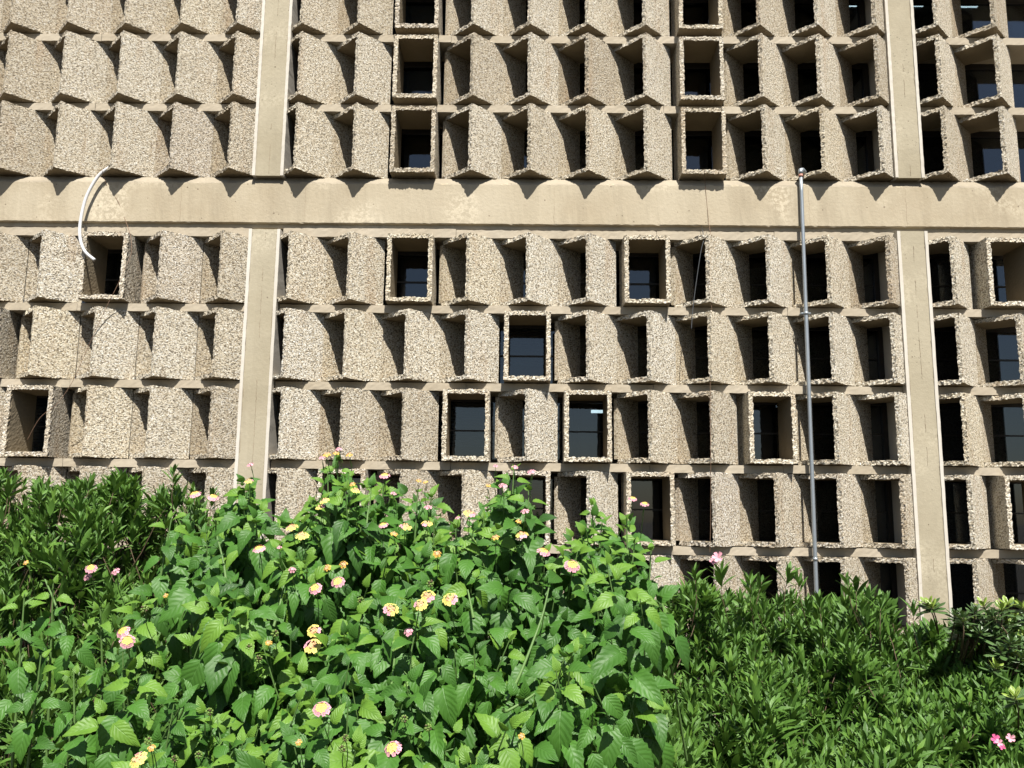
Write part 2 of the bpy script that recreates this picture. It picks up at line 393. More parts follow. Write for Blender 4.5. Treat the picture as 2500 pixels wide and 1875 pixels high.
# ledges between the rows, one cast strip per bay, seams between castings
def chip_strip(mb, xa, xb, y0, y1, z0, z1, seed, amt=.0025):
    n = max(6, int((xb-xa)/.03))
    lattice(mb, quad_box((xa, y0), (xb, y0), (xb, y1), (xa, y1), z0, z1), (n, 1, 3), lambda a, b, c: amt*.5 if b < .5 else 0, seed, (0, 0, 0, 0, 0, 0))
ledge_z = [('u', UP_A+.066+.597, .066), ('u', UP_A, .066), ('u', UP_B, .066), ('l', 0.0, .077)]+[('l', -i*ROW, LEDGE_T) for i in range(1, 7)]
sd = 900
for kind, z, t in ledge_z:
    for bay, (xa, xb) in bay_x.items():
        mb = MB(); sd += 1
        if bay == 'C' : cuts = [xa, xa+.02+random.uniform(1.35, 1.6), xa+random.uniform(3.0, 3.3), xa+random.uniform(4.2, 4.5), xb]
        elif bay == 'L': cuts = [xa, xa+1.6, xb]
        else: cuts = [xa, xb]
        for a, b in zip(cuts[:-1], cuts[1:]):
            dz = random.uniform(-.0025, .0025)
            chip_strip(mb, a+.0015, b-.0015, LEDGE_F+random.uniform(-.003, .003), GLASS_Y+.04, z+dz, z+t+dz, sd)
        part('ledge', mb, M['ledge'])

# spandrel beam between the storeys (sloped top edge), groove under it
xa, xb = -4.2, 8.6
def profile(mb, pts, xa, xb, n, seed, amt):
    r = np.random.default_rng(abs(seed)); xs = np.linspace(xa, xb, n); v = []; k = len(pts)
    for i, x in enumerate(xs):
        for j, (y, z) in enumerate(pts):
            a = amt[j]; v.append((x, y+r.normal()*a, z+r.normal()*a+math.sin(x*3+j)*a*.8))
    f = [(i*k+j, i*k+(j+1) % k, (i+1)*k+(j+1) % k, (i+1)*k+j) for i in range(n-1) for j in range(k)]
    f += [tuple(range(k)), tuple((n-1)*k+j for j in range(k-1, -1, -1))]
    mb.add(v, [tuple(reversed(q)) for q in f])
    return k
mb = MB()
profile(mb, [(.31, .077), (-.078, .0775), (-.078, .111), (-.100, .114), (-.108, .120), (-.108, .300), (-.108, .470), (-.102, .484), (-.056, .5405), (.31, .541)], xa, xb, 420, 3, [0, 0, .0008, .0022, .0012, 0, .001, .0012, .0018, 0])
# fine vertical casting joints on the beam face
for px in (441, 745, 1353, 1975, 2212):
    p = at(px, 500, -.108); n = 26; zz = np.linspace(.13, .455, n); j = random.random()*9
    mb.tube([(p[0]+.003*math.sin(z*40+j)+random.uniform(-.002, .002), -.1075, z) for z in zz], .0016, 5, 1)
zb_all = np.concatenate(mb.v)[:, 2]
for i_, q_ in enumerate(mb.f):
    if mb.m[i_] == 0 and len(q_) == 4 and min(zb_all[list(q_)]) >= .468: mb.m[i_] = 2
part('beam', mb, [M['beam'], M['seam'], M['dusty']])

# columns, protruding, with pale rendered edges and rough seams
def column(name, x0, x1, zb, zt):
    c = MB(); wst = .026; yf = -.145
    lattice(c, quad_box((x0+wst, yf), (x1-wst, yf), (x1-wst, .27), (x0+wst, .27), zb, zt), (4, 1, 30), lambda a, b, d: .0012 if b < .5 else 0, int(x0*10)+int(zb*7)+50, (0,)*6)
    rr = random.Random(int(x0*31+zb*3)); xm = x0+(x1-x0)*.52
    for xs, wd in ((x0+wst+.004, .0018), (xm, .0024), (x1-wst-.004, .0018)):
        z = zb+.02
        while z < zt-.05:
            L = rr.uniform(.03, .18)
            if rr.random() < (.25 if zb > 0 else .5):
                n = max(3, int(L/.012)); zz = np.linspace(z, min(z+L, zt-.03), n)
                c.tube([(xs+rr.uniform(-.0022, .0022)+.003*math.sin(q*3), yf-.0004-rr.uniform(0, .0015), q) for q in zz], [wd*rr.uniform(.3, 1.1) for _ in zz], 5, 1)
            z += L
    co = part('column', c, [M['column'], M['seam']])
    for a, b in ((x0, x0+wst), (x1-wst, x1)):
        e = MB(); lattice(e, quad_box((a, yf-.007), (b, yf-.007), (b, .27), (a, .27), zb+.001, zt-.001), (1, 2, 60), lambda p, q, d: .0012 if q < .4 else 0, int(a*100)+9, (0,)*6)
        o = part('edge_strip', e, M['trim']); o.parent = co; o.matrix_parent_inverse = Matrix()
    return co
for (xa_, ya_), (xb2, yb_), (zb_, zt_) in (((628, 215), (703, 215), (.525, 2.62)), ((2173, 215), (2243, 215), (.54, 2.62)), ((590, 860), (668, 860), (-4.0, .045)), ((2208, 860), (2284, 860), (-4.0, .065))):
    column('column', at(xa_, ya_, -.15)[0], at(xb2, yb_, -.15)[0], zb_, zt_)
# plinth wall below the last ledge, slab and rooms behind the glass
mb = MB().box((-4.2, -.03, -4.05), (8.6, .24, -6*ROW-.002)); part('plinth', mb, M['beam'])
part('parapet', MB().box((-4.2, -.05, 2.545), (8.6, .3, 3.2)), M['beam'])
mb = MB(); 
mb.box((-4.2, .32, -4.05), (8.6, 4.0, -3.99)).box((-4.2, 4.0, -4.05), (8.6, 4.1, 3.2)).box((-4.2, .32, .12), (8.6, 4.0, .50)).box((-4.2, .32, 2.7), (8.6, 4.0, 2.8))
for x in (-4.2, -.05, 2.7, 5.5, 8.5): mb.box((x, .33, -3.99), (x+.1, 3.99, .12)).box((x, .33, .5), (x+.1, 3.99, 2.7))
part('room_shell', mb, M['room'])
# lower storey rooms hold lit ceiling tubes seen as small bright bars through a few panes
LM = NT('lamp_tube'); LM.bsdf.inputs['Emission Color'].default_value = (.92, 1, .97, 1); LM.bsdf.inputs['Emission Strength'].default_value = 2.2
for px, py, wd in ((1460, 1004, .12), (985, 219, .10), (1040, 212, .03), (2090, 8, .16), (2240, 8, .14), (2370, 10, .16)):
    p = at(px, py, .62); mb = MB().box((p[0]-wd/2, .62, p[2]-.012), (p[0]+wd/2, .66, p[2]+.012)); part('ceiling_lamp', mb, LM.mat)

# ------------------------------------------------------------------ ground
mb = MB().add([(-400, -400, -4.0), (400, -400, -4.0), (400, 400, -4.0), (-400, 400, -4.0)], [(0, 1, 2, 3)])
tag(mb.build('ground', M['soil']), kind='structure')

# ------------------------------------------------------------------ pipe, white tube, wires
pr = tag(empty('conduit_pipe', (4.53, -.14, -4.0)), 'tall thin grey metal pipe standing up in front of the concrete facade', 'pipe')
top = at(1955, 425, -.145); bot = at(1993, 1440, -.145)
xt, xb_ = top[0], bot[0]+(bot[0]-top[0])*.3
def P_child(name, mb, m, parent, smooth=True):
    o = mb.build(name, m, None, smooth); o.parent = parent; o.matrix_parent_inverse = Matrix.Translation(-parent.location); return o
jz = at(1966, 765, -.145)[2]; jz2 = at(1990, 1365, -.145)[2]
zs = np.linspace(-4.0, top[2], 30); P_child('shaft', MB().tube([(xt+(xb_-xt)*(top[2]-z)/(top[2]+4.0), -.145, z) for z in zs], [.0155+(.0012 if z < jz else 0) for z in zs], 14), M['pipe'], pr)
zt = top[2]
P_child('elbow', MB().tube([(xt, -.145, zt+.0), (xt, -.145, zt+.018), (xt+.004, -.143, zt+.032), (xt+.02, -.13, zt+.040), (xt+.042, -.105, zt+.036), (xt+.052, -.09, zt+.03)], [.020, .023, .024, .023, .020, .020], 14), M['pipe'], pr)
P_child('collar', MB().tube([(xt, -.145, zt-.028), (xt, -.145, zt-.001)], .0185, 14), M['redpaint'], pr)
for z in (jz, jz2):
    xx = xt+(xb_-xt)*(zt-z)/(zt+4.0)
    b = MB().tube([(xx, -.145, z-.012), (xx, -.145, z+.012)], .0205, 14)
    if z == jz: b.box((xx-.042, -.142, z-.009), (xx+.042, -.137, z+.009)).box((xx-.040, -.137, z-.006), (xx-.030, -.086, z+.006)).box((xx+.030, -.137, z-.006), (xx+.040, -.086, z+.006))
    P_child('bracket', b, M['pipe'], pr)

def spline(pts, n=40):
    pts = np.array(pts, float); t = np.arange(len(pts)); q = np.linspace(0, len(pts)-1, n); out = []
    for x in q:
        i = min(int(x), len(pts)-2); f = x-i; p0 = pts[max(i-1, 0)]; p1 = pts[i]; p2 = pts[i+1]; p3 = pts[min(i+2, len(pts)-1)]
        out.append(.5*((2*p1)+(-p0+p2)*f+(2*p0-5*p1+4*p2-p3)*f*f+(-p0+3*p1-3*p2+p3)*f**3))
    return np.array(out)
def wire(name, pts, r, m, label, cat, n=60, sides=6, ys=None):
    q = spline([at(x, y, d) for x, y, d in pts], n); o = MB().tube(q, r, sides).build(name, m, None, True); tag(o, label, cat); return o
wire('hanging_tube', [(268, 408, -.16), (240, 430, -.17), (212, 478, -.185), (198, 531, -.20), (195, 576, -.215), (206, 612, -.225), (231, 635, -.23)], .0135, M['white'],
     'curved white plastic tube hanging over the pale beam', 'tube', 50, 12)
wire('hanging_wire', [(248, 412, -.20), (262, 455, -.105), (287, 490, -.11), (305, 535, -.11), (318, 575, -.20), (321, 615, -.22), (308, 650, -.23), (285, 700, -.24), (262, 745, -.24), (232, 810, -.25), (205, 870, -.26),
     (178, 930, -.27), (140, 985, -.27), (98, 1020, -.27), (66, 1075, -.25)], .0022, M['wire'], 'long thin brown wire trailing down from the white tube', 'wire', 120)
wire('hanging_wire', [(1719, 415, -.215), (1722, 455, -.12), (1730, 540, -.12), (1735, 578, -.2), (1737, 663, -.215), (1737, 760, -.22), (1734, 939, -.23), (1735, 1124, -.23), (1735, 1267, -.23), (1733, 1350, -.23)], .0018, M['wire'],
     'straight hair-thin brown wire running down beside the black cable', 'wire', 120)
wire('hanging_cable', [(1703, 458, -.10), (1711, 540, -.105), (1716, 566, -.11), (1718, 585, -.20), (1712, 610, -.215), (1704, 660, -.22), (1697, 710, -.23), (1691, 760, -.24), (1688, 804, -.25)], [.002]*14+[.0034]*46, M['black'],
     'short black cable end dangling from the pale beam', 'cable', 60)
#PLANTS
# ------------------------------------------------------------------ planting
M['lantana_leaf'] = mat_leaf('lantana_leaf', (.026, .080, .013), (.060, .165, .021), (.135, .260, .028), .5, .24, .22, (.15, .29, .09), 7.0, .35)
M['oleander_leaf'] = mat_leaf('oleander_leaf', (.040, .096, .016), (.086, .186, .027), (.16, .28, .034), .45, .5, .16, (.22, .38, .12), 0.0, .35)
M['pitto_leaf'] = mat_leaf('pittosporum_leaf', (.040, .080, .024), (.070, .135, .040), (.26, .36, .05), .35, .5, .10, (.20, .28, .10), 0.0, .5)
M['stem'] = mat_plain('green_stem', (.10, .19, .045), .6, var=.5)
M['twig'] = mat_plain('brown_twig', (.10, .065, .035), .75, var=.5)
M['yellow'] = mat_plain('yellow_petal', (0.640, 0.560, 0.150), .6, var=.12, spec=.2)
M['pink'] = mat_plain('pink_petal', (0.671, 0.328, 0.390), .6, var=.2, spec=.2)
M['peach'] = mat_plain('peach_bud', (0.588, 0.350, 0.182), .6, var=.2, spec=.2)
M['orange'] = mat_plain('orange_petal', (0.616, 0.392, 0.084), .6, var=.2, spec=.2)
M['berry'] = mat_plain('green_berry', (.17, .26, .06), .4, var=.4)
M['hotpink'] = mat_plain('hot_pink_petal', (0.637, 0.120, 0.270), .5, var=.3, spec=.2)

def leaf_template(width, n, sections, serr=0.0, curl=.25, fold=.18, base=.28, obov=False):
    """returns verts (k,3) with y along the leaf 0..1, faces, uv"""
    vs, uv = [], []; cols = np.linspace(-1, 1, sections+1)
    for i in range(n+1):
        t = i/n
        if obov: w = (math.sin(math.pi*min(1, t**1.6*.93+.05))**.7)
        else: w = (math.sin(math.pi*t**.62)**.85) if width > .4 else math.sin(math.pi*(t*.96+.02))**.8
        w = max(w, .03 if i in (0, n) else .1)*width*.5
        if i == n: w = .012
        s = 1+serr*(1 if i % 2 else -1)*(0 < i < n)
        for c in cols:
            e = w*c*(s if abs(c) > .9 else 1)
            z = fold*abs(e)-curl*t*t*.55-(.10*width*(abs(c)**2) if width > .4 else 0)
            vs.append((e, t, z)); uv.append((c, t))
    k = sections+1
    f = [(i*k+j, i*k+j+1, (i+1)*k+j+1, (i+1)*k+j) for i in range(n) for j in range(sections)]
    return np.array(vs), np.array(f), np.array(uv)

def unit(v): v = np.asarray(v, float); return v/(np.linalg.norm(v, axis=-1, keepdims=True)+1e-9)
class Leaves:
    def __init__(s): s.items = []
    def add(s, pos, direc, normal, length, tint, wscale=1.0, bend=0.0): s.items.append((*pos, *direc, *normal, length, tint, wscale, bend))
    def build(s, name, templates, mat, parent):
        A = np.array(s.items); r = np.random.default_rng(len(A)); which = r.integers(0, len(templates), len(A))
        V, F, U, TT = [], [], [], []; off = 0
        for ti, (tv, tf, tu) in enumerate(templates):
            B = A[which == ti]
            if not len(B): continue
            y = unit(B[:, 3:6]); z = B[:, 6:9]; z = unit(z-(z*y).sum(1, keepdims=True)*y); x = np.cross(y, z)
            L = B[:, 9][:, None, None]; ws = B[:, 11][:, None, None]; bd = B[:, 12][:, None, None]
            t = tv[None]
            lx = t[:, :, 0:1]*ws; ly = t[:, :, 1:2]; lz = t[:, :, 2:3]-bd*ly*ly
            P = B[:, None, 0:3]+L*(lx*x[:, None]+ly*y[:, None]+lz*z[:, None])
            m, k = P.shape[:2]; V.append(P.reshape(-1, 3))
            F.append((tf[None]+(np.arange(m)*k)[:, None, None]+off).reshape(-1, 4)); off += m*k
            U.append(np.tile(tu, (m, 1))); TT.append(np.repeat(B[:, 10], k))
        V = np.concatenate(V); F = np.concatenate(F); U = np.concatenate(U); TT = np.concatenate(TT)
        me = bpy.data.meshes.new(name); me.vertices.add(len(V)); me.vertices.foreach_set('co', V.ravel().astype(np.float32))
        me.loops.add(F.size); me.loops.foreach_set('vertex_index', F.ravel().astype(np.int32))
        me.polygons.add(len(F)); me.polygons.foreach_set('loop_start', np.arange(0, F.size, 4, dtype=np.int32)); me.polygons.foreach_set('loop_total', np.full(len(F), 4, np.int32))
        me.update(calc_edges=True)
        ul = me.uv_layers.new(name='UVMap'); ul.data.foreach_set('uv', U[F.ravel()].ravel().astype(np.float32))
        at_ = me.attributes.new('tint', 'FLOAT', 'POINT'); at_.data.foreach_set('value', TT.astype(np.float32))
        me.polygons.foreach_set('use_smooth', np.ones(len(F), bool)); me.materials.append(mat); me.validate()
        o = bpy.data.objects.new(name, me); COL.objects.link(o)
        if parent: o.parent = parent; o.matrix_parent_inverse = Matrix.Translation(-parent.location)
        return o
def in_poly(px, py, poly):
    c = False; j = len(poly)-1
    for i in range(len(poly)):
        xi, yi = poly[i]; xj, yj = poly[j]
        if (yi > py) != (yj > py) and px < (xj-xi)*(py-yi)/(yj-yi)+xi: c = not c
        j = i
    return c
def top_of(px, prof):
    xs, ys = zip(*prof); return float(np.interp(px, xs, ys))
def child(o, parent): o.parent = parent; o.matrix_parent_inverse = Matrix.Translation(-parent.location); return o
toCam = unit(np.array([-.0, -1.0, .0]))
R_ = random.Random(77)

# --- oleander hedge: upright whorled shoots of narrow leaves over the whole bank
ole = tag(empty('oleander_hedge', (2.2, -3.4, -4.0)), 'long dense oleander hedge of narrow dark green leaves in front of the facade', 'hedge')
prof = [(-200, 1105), (0, 1120), (60, 1135), (130, 1155), (230, 1150), (300, 1130), (335, 1160), (350, 1215), (400, 1165), (430, 1145), (470, 1190), (520, 1215), (620, 1260), (700, 1340), (900, 1400), (1100, 1440), (1350, 1440), (1500, 1450), (1640, 1425), (1690, 1385), (1720, 1400),
        (1800, 1420), (1840, 1390), (1870, 1440), (1940, 1400), (1990, 1445), (2050, 1440), (2080, 1405), (2130, 1440), (2160, 1425), (2190, 1500), (2300, 1490), (2360, 1500), (2700, 1500)]
LV = Leaves(); TW = MB()
def ole_shoot(tip, up, n, ll, young, spread=1.0):
    up = unit(up); a = np.cross(up, [0, 1, .01]); a = unit(a); b = np.cross(up, a)
    for i in range(n):
        lev = i//3; q = (i % 3)*2.094+lev*1.047+R_.uniform(-.35, .35)
        rad = a*math.cos(q)+b*math.sin(q)
        ang = math.radians(min(10+lev*7.5, 44)+R_.uniform(-8, 12))*spread
        d = up*math.cos(ang)+rad*math.sin(ang)
        p = tip-up*(.010+lev*.021+R_.uniform(0, .008))+rad*.002
        nrm = up*math.sin(ang)-rad*math.cos(ang)
        nrm = unit(nrm+np.array([R_.uniform(-.3, .3), R_.uniform(-.3, .1), R_.uniform(-.1, .3)]))
        L = ll*(.55+.12*min(lev, 4))*R_.uniform(.8, 1.15)
        t = min(1, max(0, (.92 if (lev == 0 and young) else R_.uniform(.05, .8))))
        LV.add(p, d, nrm, L, t, R_.uniform(.85, 1.25), R_.uniform(-.05, .25))
n_o = 0
for k in range(9000):
    px = R_.uniform(-160, 2660); layer = R_.random()
    tp = top_of(px, prof)
    py = tp+(2080-tp)*(R_.random()**1.12)
    f = (py-tp)/(1900-tp)
    base = 4.15-(1.35*min(f, 1.15))                        # the bank rises away from the viewer
    base += .12*math.sin(px*.011+py*.017)+.10*math.sin(px*.021-py*.009)+(.15 if px > 1500 else 0)
    dist = base+(R_.random()**1.5)*.55
    crowd = .5+.5*math.sin(px*.013+1.3)*math.sin(py*.02+px*.004)
    if R_.random() > .60+.32*crowd: continue
    # nothing grows where the broad-leaved shrub stands fully in front
    if 560 < px < 1330 and py > 1480 and R_.random() < .75: continue
    p = at_dist(px, py+30, dist)
    if f > .05 or True:
        tall = 1.0
        up = np.array([R_.gauss(0, .34), R_.gauss(-.16, .34), 1.0])
        ole_shoot(p, up, R_.choice((9, 12, 12, 15, 18)), R_.uniform(.075, .115), R_.random() < .3)
        if R_.random() < .55:
            u = unit(up); q = [p, p-u*.12+np.array([0, .01, 0]), p-u*.28+np.array([R_.uniform(-.04, .04), .05, -.02]), p-u*.5+np.array([R_.uniform(-.08, .08), .12, -.1])]
            TW.tube(q, [.0014, .002, .0026, .0032], 5)
        n_o += 1
# stray tall shoots on the skyline
for px, py, d in ((22, 1160, 4.0), (60, 1150, 4.1), (95, 1175, 4.0), (155, 1190, 4.05), (225, 1145, 4.1), (285, 1150, 4.0), (295, 1140, 4.1), (330, 1150, 4.1), (425, 1125, 3.9), (430, 1180, 4), (470, 1165, 4), (520, 1180, 4), (1695, 1370, 3.9), (1760, 1365, 3.9), (1830, 1385, 4.1),
                  (1860, 1395, 4.1), (1925, 1370, 4.0), (1945, 1380, 4.0), (2065, 1385, 3.9), (2090, 1400, 3.9), (2120, 1425, 3.95), (2150, 1440, 3.9), (2000, 1440, 3.9), (2230, 1460, 4.0)):
    p = at_dist(px, py+25, d); up = np.array([R_.gauss(.04, .12), R_.gauss(0, .1), 1.0])
    ole_shoot(p, up, R_.choice((7, 10, 12)), R_.uniform(.09, .125), R_.random() < .3, 1.15); q_ = p-unit(up)*.12+np.array([R_.uniform(-.05, .05), R_.uniform(-.03, .03), 0]); ole_shoot(q_, up+np.array([R_.gauss(0, .2), 0, 0]), 9, .10, False); ole_shoot(q_-[R_.uniform(-.06, .06), 0, .11], up+np.array([R_.gauss(0, .3), 0, 0]), 9, .10, False)
    TW.tube([p, p-unit(up)*.12, q_-[0, 0, .12]], [.0014, .0018, .0022], 5)
ol_t = [leaf_template(w, 6, 2, 0, c, .28) for w, c in ((.24, .05), (.26, .25), (.21, .45))]
LV.build('foliage', ol_t, M['oleander_leaf'], ole)
child(TW.build('twigs', M['twig'], None, True), ole)
def petal_flower(p, r, m, nrm, seed):
    mb = MB(); q = random.Random(seed); nrm = unit(nrm); a = unit(np.cross(nrm, [0, .2, 1])); b = np.cross(nrm, a)
    for k in range(5):
        th = k*1.2566+q.uniform(-.2, .2); d = a*math.cos(th)+b*math.sin(th); s = np.cross(nrm, d)
        lift = q.uniform(.5, 1.5)
        v = [p, p+(d*.5+nrm*lift*.3-s*.34)*r, p+(d*1.0+nrm*lift*.6-s*.36)*r, p+(d*1.12+nrm*lift*.55+s*.05)*r, p+(d*.95+nrm*lift*.7+s*.38)*r, p+(d*.5+nrm*lift*.3+s*.32)*r]
        mb.add(v, [(0, 1, 2, 3), (0, 3, 4, 5)])
    return mb
for i, (px, py, d, r, m) in enumerate(((2430, 1806, 2.62, .013, 'hotpink'), (2438, 1814, 2.60, .010, 'pink'), (2446, 1824, 2.64, .008, 'hotpink'), (2466, 1803, 2.70, .012, 'pink'), (1752, 1362, 3.75, .022, 'pink'), (1742, 1372, 3.78, .016, 'pink'))):
    child(petal_flower(at_dist(px, py, d), r, m, (-.2, -.9, .5), i).build('flower', M[m]), ole)

# --- pittosporum at the right edge: thick rounded leaves in rosettes
pit = tag(empty('pittosporum_shrub', (5.9, -3.0, -4.0)), 'dark shrub with rounded thick leaves and yellow-green tips at the right edge', 'shrub')
PL = Leaves(); PT = MB()  # rosettes, short twigs
pts = []
for k in range(95):
    px = R_.uniform(2340, 2640); py = R_.uniform(1495, 1640) if px > 2430 else R_.uniform(1505, 1560)
    pts.append((px, py, 4.0-(py-1480)/420+R_.random()*.3, R_.random() < .16))
pts += [(2265, 1475, 3.95, True), (2275, 1480, 3.93, True), (2400, 1475, 3.95, True), (2445, 1485, 3.9, True), (2460, 1475, 3.95, True), (2420, 1500, 3.85, False), (2350, 1505, 3.85, False), (2495, 1480, 3.9, True), (2478, 1700, 3.3, True), (2330, 1500, 3.9, False), (2380, 1490, 3.9, False)]
for px, py, d, yg in pts:
    p = at_dist(px, py, d); up = unit(np.array([R_.gauss(0, .25), R_.gauss(-.15, .25), 1.0])); a = unit(np.cross(up, [0, 1, .1])); b = np.cross(up, a)
    for i in range(16):
        q = i*2.4+R_.random()*.3; ang = math.radians(15+i*4.6+R_.uniform(-6, 6)); rad = a*math.cos(q)+b*math.sin(q)
        PL.add(p-up*(.002*i), up*math.cos(ang)+rad*math.sin(ang), unit(up*math.sin(ang)-rad*math.cos(ang)), (.035+.0022*i)*R_.uniform(.85, 1.15), (.97 if (yg and i < 8) else R_.uniform(.1, .75)), 1.0, .2)
    PT.tube([p, p-up*.06, p-up*.14+np.array([0, .03, 0])], [.002, .003, .004], 5)
PL.build('foliage', [leaf_template(.36, 6, 2, 0, -.05, -.25, obov=True), leaf_template(.40, 6, 2, 0, .15, -.3, obov=True)], M['pitto_leaf'], pit)
child(PT.build('twigs', M['twig'], None, True), pit)

# --- lantana in front: broad serrated leaves in crossed pairs, round flower heads on stalks
lan = tag(empty('lantana_shrub', (1.9, -4.9, -4.0)), 'bright green lantana shrub with broad leaves and round yellow and pink flower heads', 'shrub')
poly = [(395, 1260), (430, 1215), (500, 1225), (560, 1185), (600, 1170), (650, 1215), (700, 1270), (760, 1230), (790, 1160), (830, 1130), (870, 1180), (930, 1165), (980, 1200), (1040, 1180), (1080, 1250), (1120, 1290), (1170, 1250), (1210, 1200), (1240, 1150), (1290, 1170), (1310, 1260),
        (1370, 1330), (1410, 1280), (1440, 1240), (1480, 1250), (1540, 1260), (1560, 1275), (1570, 1340), (1585, 1400), (1615, 1470), (1610, 1560), (1570, 1680), (1490, 1790), (1420, 2020), (250, 2020), (90, 1990), (60, 1830), (40, 1650), (90, 1470), (190, 1500), (260, 1430), (330, 1440), (390, 1370)]
LL = Leaves(); LS = MB()
def lant_dist(px, py):
    f = (py-1120)/(1875-1120)
    return 2.75-.85*min(max(f, -.05), 1.25)+.07*math.sin(px*.013+py*.011)+.05*math.sin(px*.027-py*.02)
def lant_shoot(tip, axis, pairs, size, young, droop=.5):
    axis = unit(axis); a = unit(np.cross(axis, [R_.uniform(-1, 1), 1, .1])); b = np.cross(axis, a); s = 0.0
    for i in range(pairs):
        s += (.016+.017*i)*R_.uniform(.8, 1.2); L = size*min(1, .42+.27*i)*R_.uniform(.88, 1.12)
        for sg in (1, -1):
            rad = (a if i % 2 else b)*sg+np.array([R_.uniform(-.25, .25) for _ in range(3)])
            rad = unit(rad-axis*rad.dot(axis)); el = math.radians(18+22*i+R_.uniform(-10, 14)) if i < 3 else math.radians(82+R_.uniform(-15, 15))
            el = min(el, 1.6); d = axis*math.cos(el)+rad*math.sin(el)
            d = unit(d+np.array([0, -.12, -droop*2.0*(.15+.25*min(i, 3))*R_.uniform(.5, 1.6)]))
            nrm = unit(np.array([0, -.8, .75])*.9+axis*.3-rad*.25*math.cos(el)+np.array([R_.uniform(-.45, .45), R_.uniform(-.4, .2), R_.uniform(-.2, .3)]))
            p0 = tip-axis*s; pet = .010+.10*L; p1 = p0+unit(rad+axis*.6)*pet
            if i > 1 and R_.random() < .5: LS.tube([p0, p1], [.0012, .001], 4, 0, False)
            t = .97 if (i < 2 and young) else min(.85, max(0, R_.gauss(.50, .22)))
            LL.add(p1, d, nrm, L, t, R_.uniform(.88, 1.15), R_.uniform(0, .35))
    return s
n_l = 0
for k in range(2600):
    px = R_.uniform(30, 1700); py = R_.uniform(1110, 2010)
    if not in_poly(px, py, poly): continue
    # the left fringe is sparse, oleander shows between
    edge = np.interp(py, [1200, 1400, 1600, 1900], [380, 420, 470, 330])
    if px < edge and R_.random() < (.72 if px > 200 else .86): continue
    lay = R_.random()
    if lay < .42: dz = R_.uniform(-.05, .05)
    elif lay < .8: dz = R_.uniform(.05, .28)
    else: dz = R_.uniform(.28, .55)
    gap = math.sin(px*.017+.8)*math.sin(py*.019+px*.006)
    if gap > .45 and R_.random() < (.85 if lay < .42 else (.6 if py > 1450 else .3)): continue
    if py > 1500 and math.sin(px*.031+2)*math.sin(py*.027+px*.01) > .6 and R_.random() < .7: continue
    if R_.random() < .52: continue
    p = at_dist(px, py, lant_dist(px, py)+dz)
    axis = np.array([R_.gauss(0, .28), R_.gauss(-.30, .22), 1.0])
    lant_shoot(p, axis, R_.choice((3, 4, 4)), R_.uniform(.072, .112), R_.random() < .35, R_.uniform(.6, 1.6)); n_l += 1
    if R_.random() < .6:
        u = unit(axis); e = np.array([R_.uniform(-.06, .06), .08, -.05])
        LS.tube([p, p-u*.10, p-u*.24+e*.6, p-u*.48+e*1.8], [.0014, .0022, .003, .0042], 6, 0, False)
# upright leaders that carry the silhouette
for px, py, h in ((825, 1115, .30), (800, 1150, .25), (850, 1160, .2), (1255, 1140, .30), (1225, 1180, .25), (1290, 1190, .2), (935, 1180, .22), (1020, 1195, .22), (610, 1190, .22), (575, 1240, .2), (465, 1225, .22), (420, 1260, .2), (1445, 1225, .28), (1530, 1265, .26), (1470, 1270, .25), (1590, 1335, .2),
                  (1420, 1300, .22), (1550, 1320, .2), (760, 1220, .2), (890, 1230, .2), (1060, 1270, .2), (1180, 1260, .2), (60, 1450, .2), (130, 1420, .2), (245, 1480, .15), (100, 1600, .2), (180, 1640, .2), (300, 1590, .2)):
    p = at_dist(px, py, lant_dist(px, py)); ax_ = np.array([R_.gauss(0, .07), R_.gauss(-.06, .06), 1.0]); u = unit(ax_)
    lant_shoot(p, ax_, 3, .062, True, .6); lant_shoot(p-u*.085, ax_, 3, .085, False, .9); lant_shoot(p-u*.18, ax_, 3, .09, False, .9)
    LS.tube([p, p-u*.1, p-u*.24, p-u*(h+.35)], [.0016, .0026, .0034, .0045], 7, 0, False)
# long bare stems that cross the front
for pts_ in (((1340, 1435, 2.33), (1325, 1500, 2.30), (1300, 1570, 2.25), (1268, 1650, 2.18), (1235, 1712, 2.12)), ((965, 1570, 2.26), (960, 1640, 2.2), (950, 1710, 2.12), (944, 1760, 2.08)), ((1385, 1620, 2.2), (1310, 1690, 2.1), (1240, 1735, 2.06), (1228, 1731, 2.05)),
             ((1142, 1440, 2.36), (1150, 1480, 2.33), (1156, 1510, 2.3)), ((700, 1390, 2.4), (685, 1470, 2.35), (668, 1530, 2.32)), ((110, 1415, 2.45), (137, 1480, 2.4), (150, 1530, 2.38)), ((530, 1310, 2.5), (545, 1370, 2.48), (552, 1420, 2.46)), ((900, 1235, 2.6), (890, 1330, 2.55))):
    LS.tube(spline([at_dist(*q) for q in pts_], 14), np.linspace(.0022, .0042, 14), 8, 0, False)
la_t = [leaf_template(.60, 12, 4, .07, c, fo) for c, fo in ((.15, .35), (.45, .25), (.7, .5), (.3, .7))]
LL.build('foliage', la_t, M['lantana_leaf'], lan)

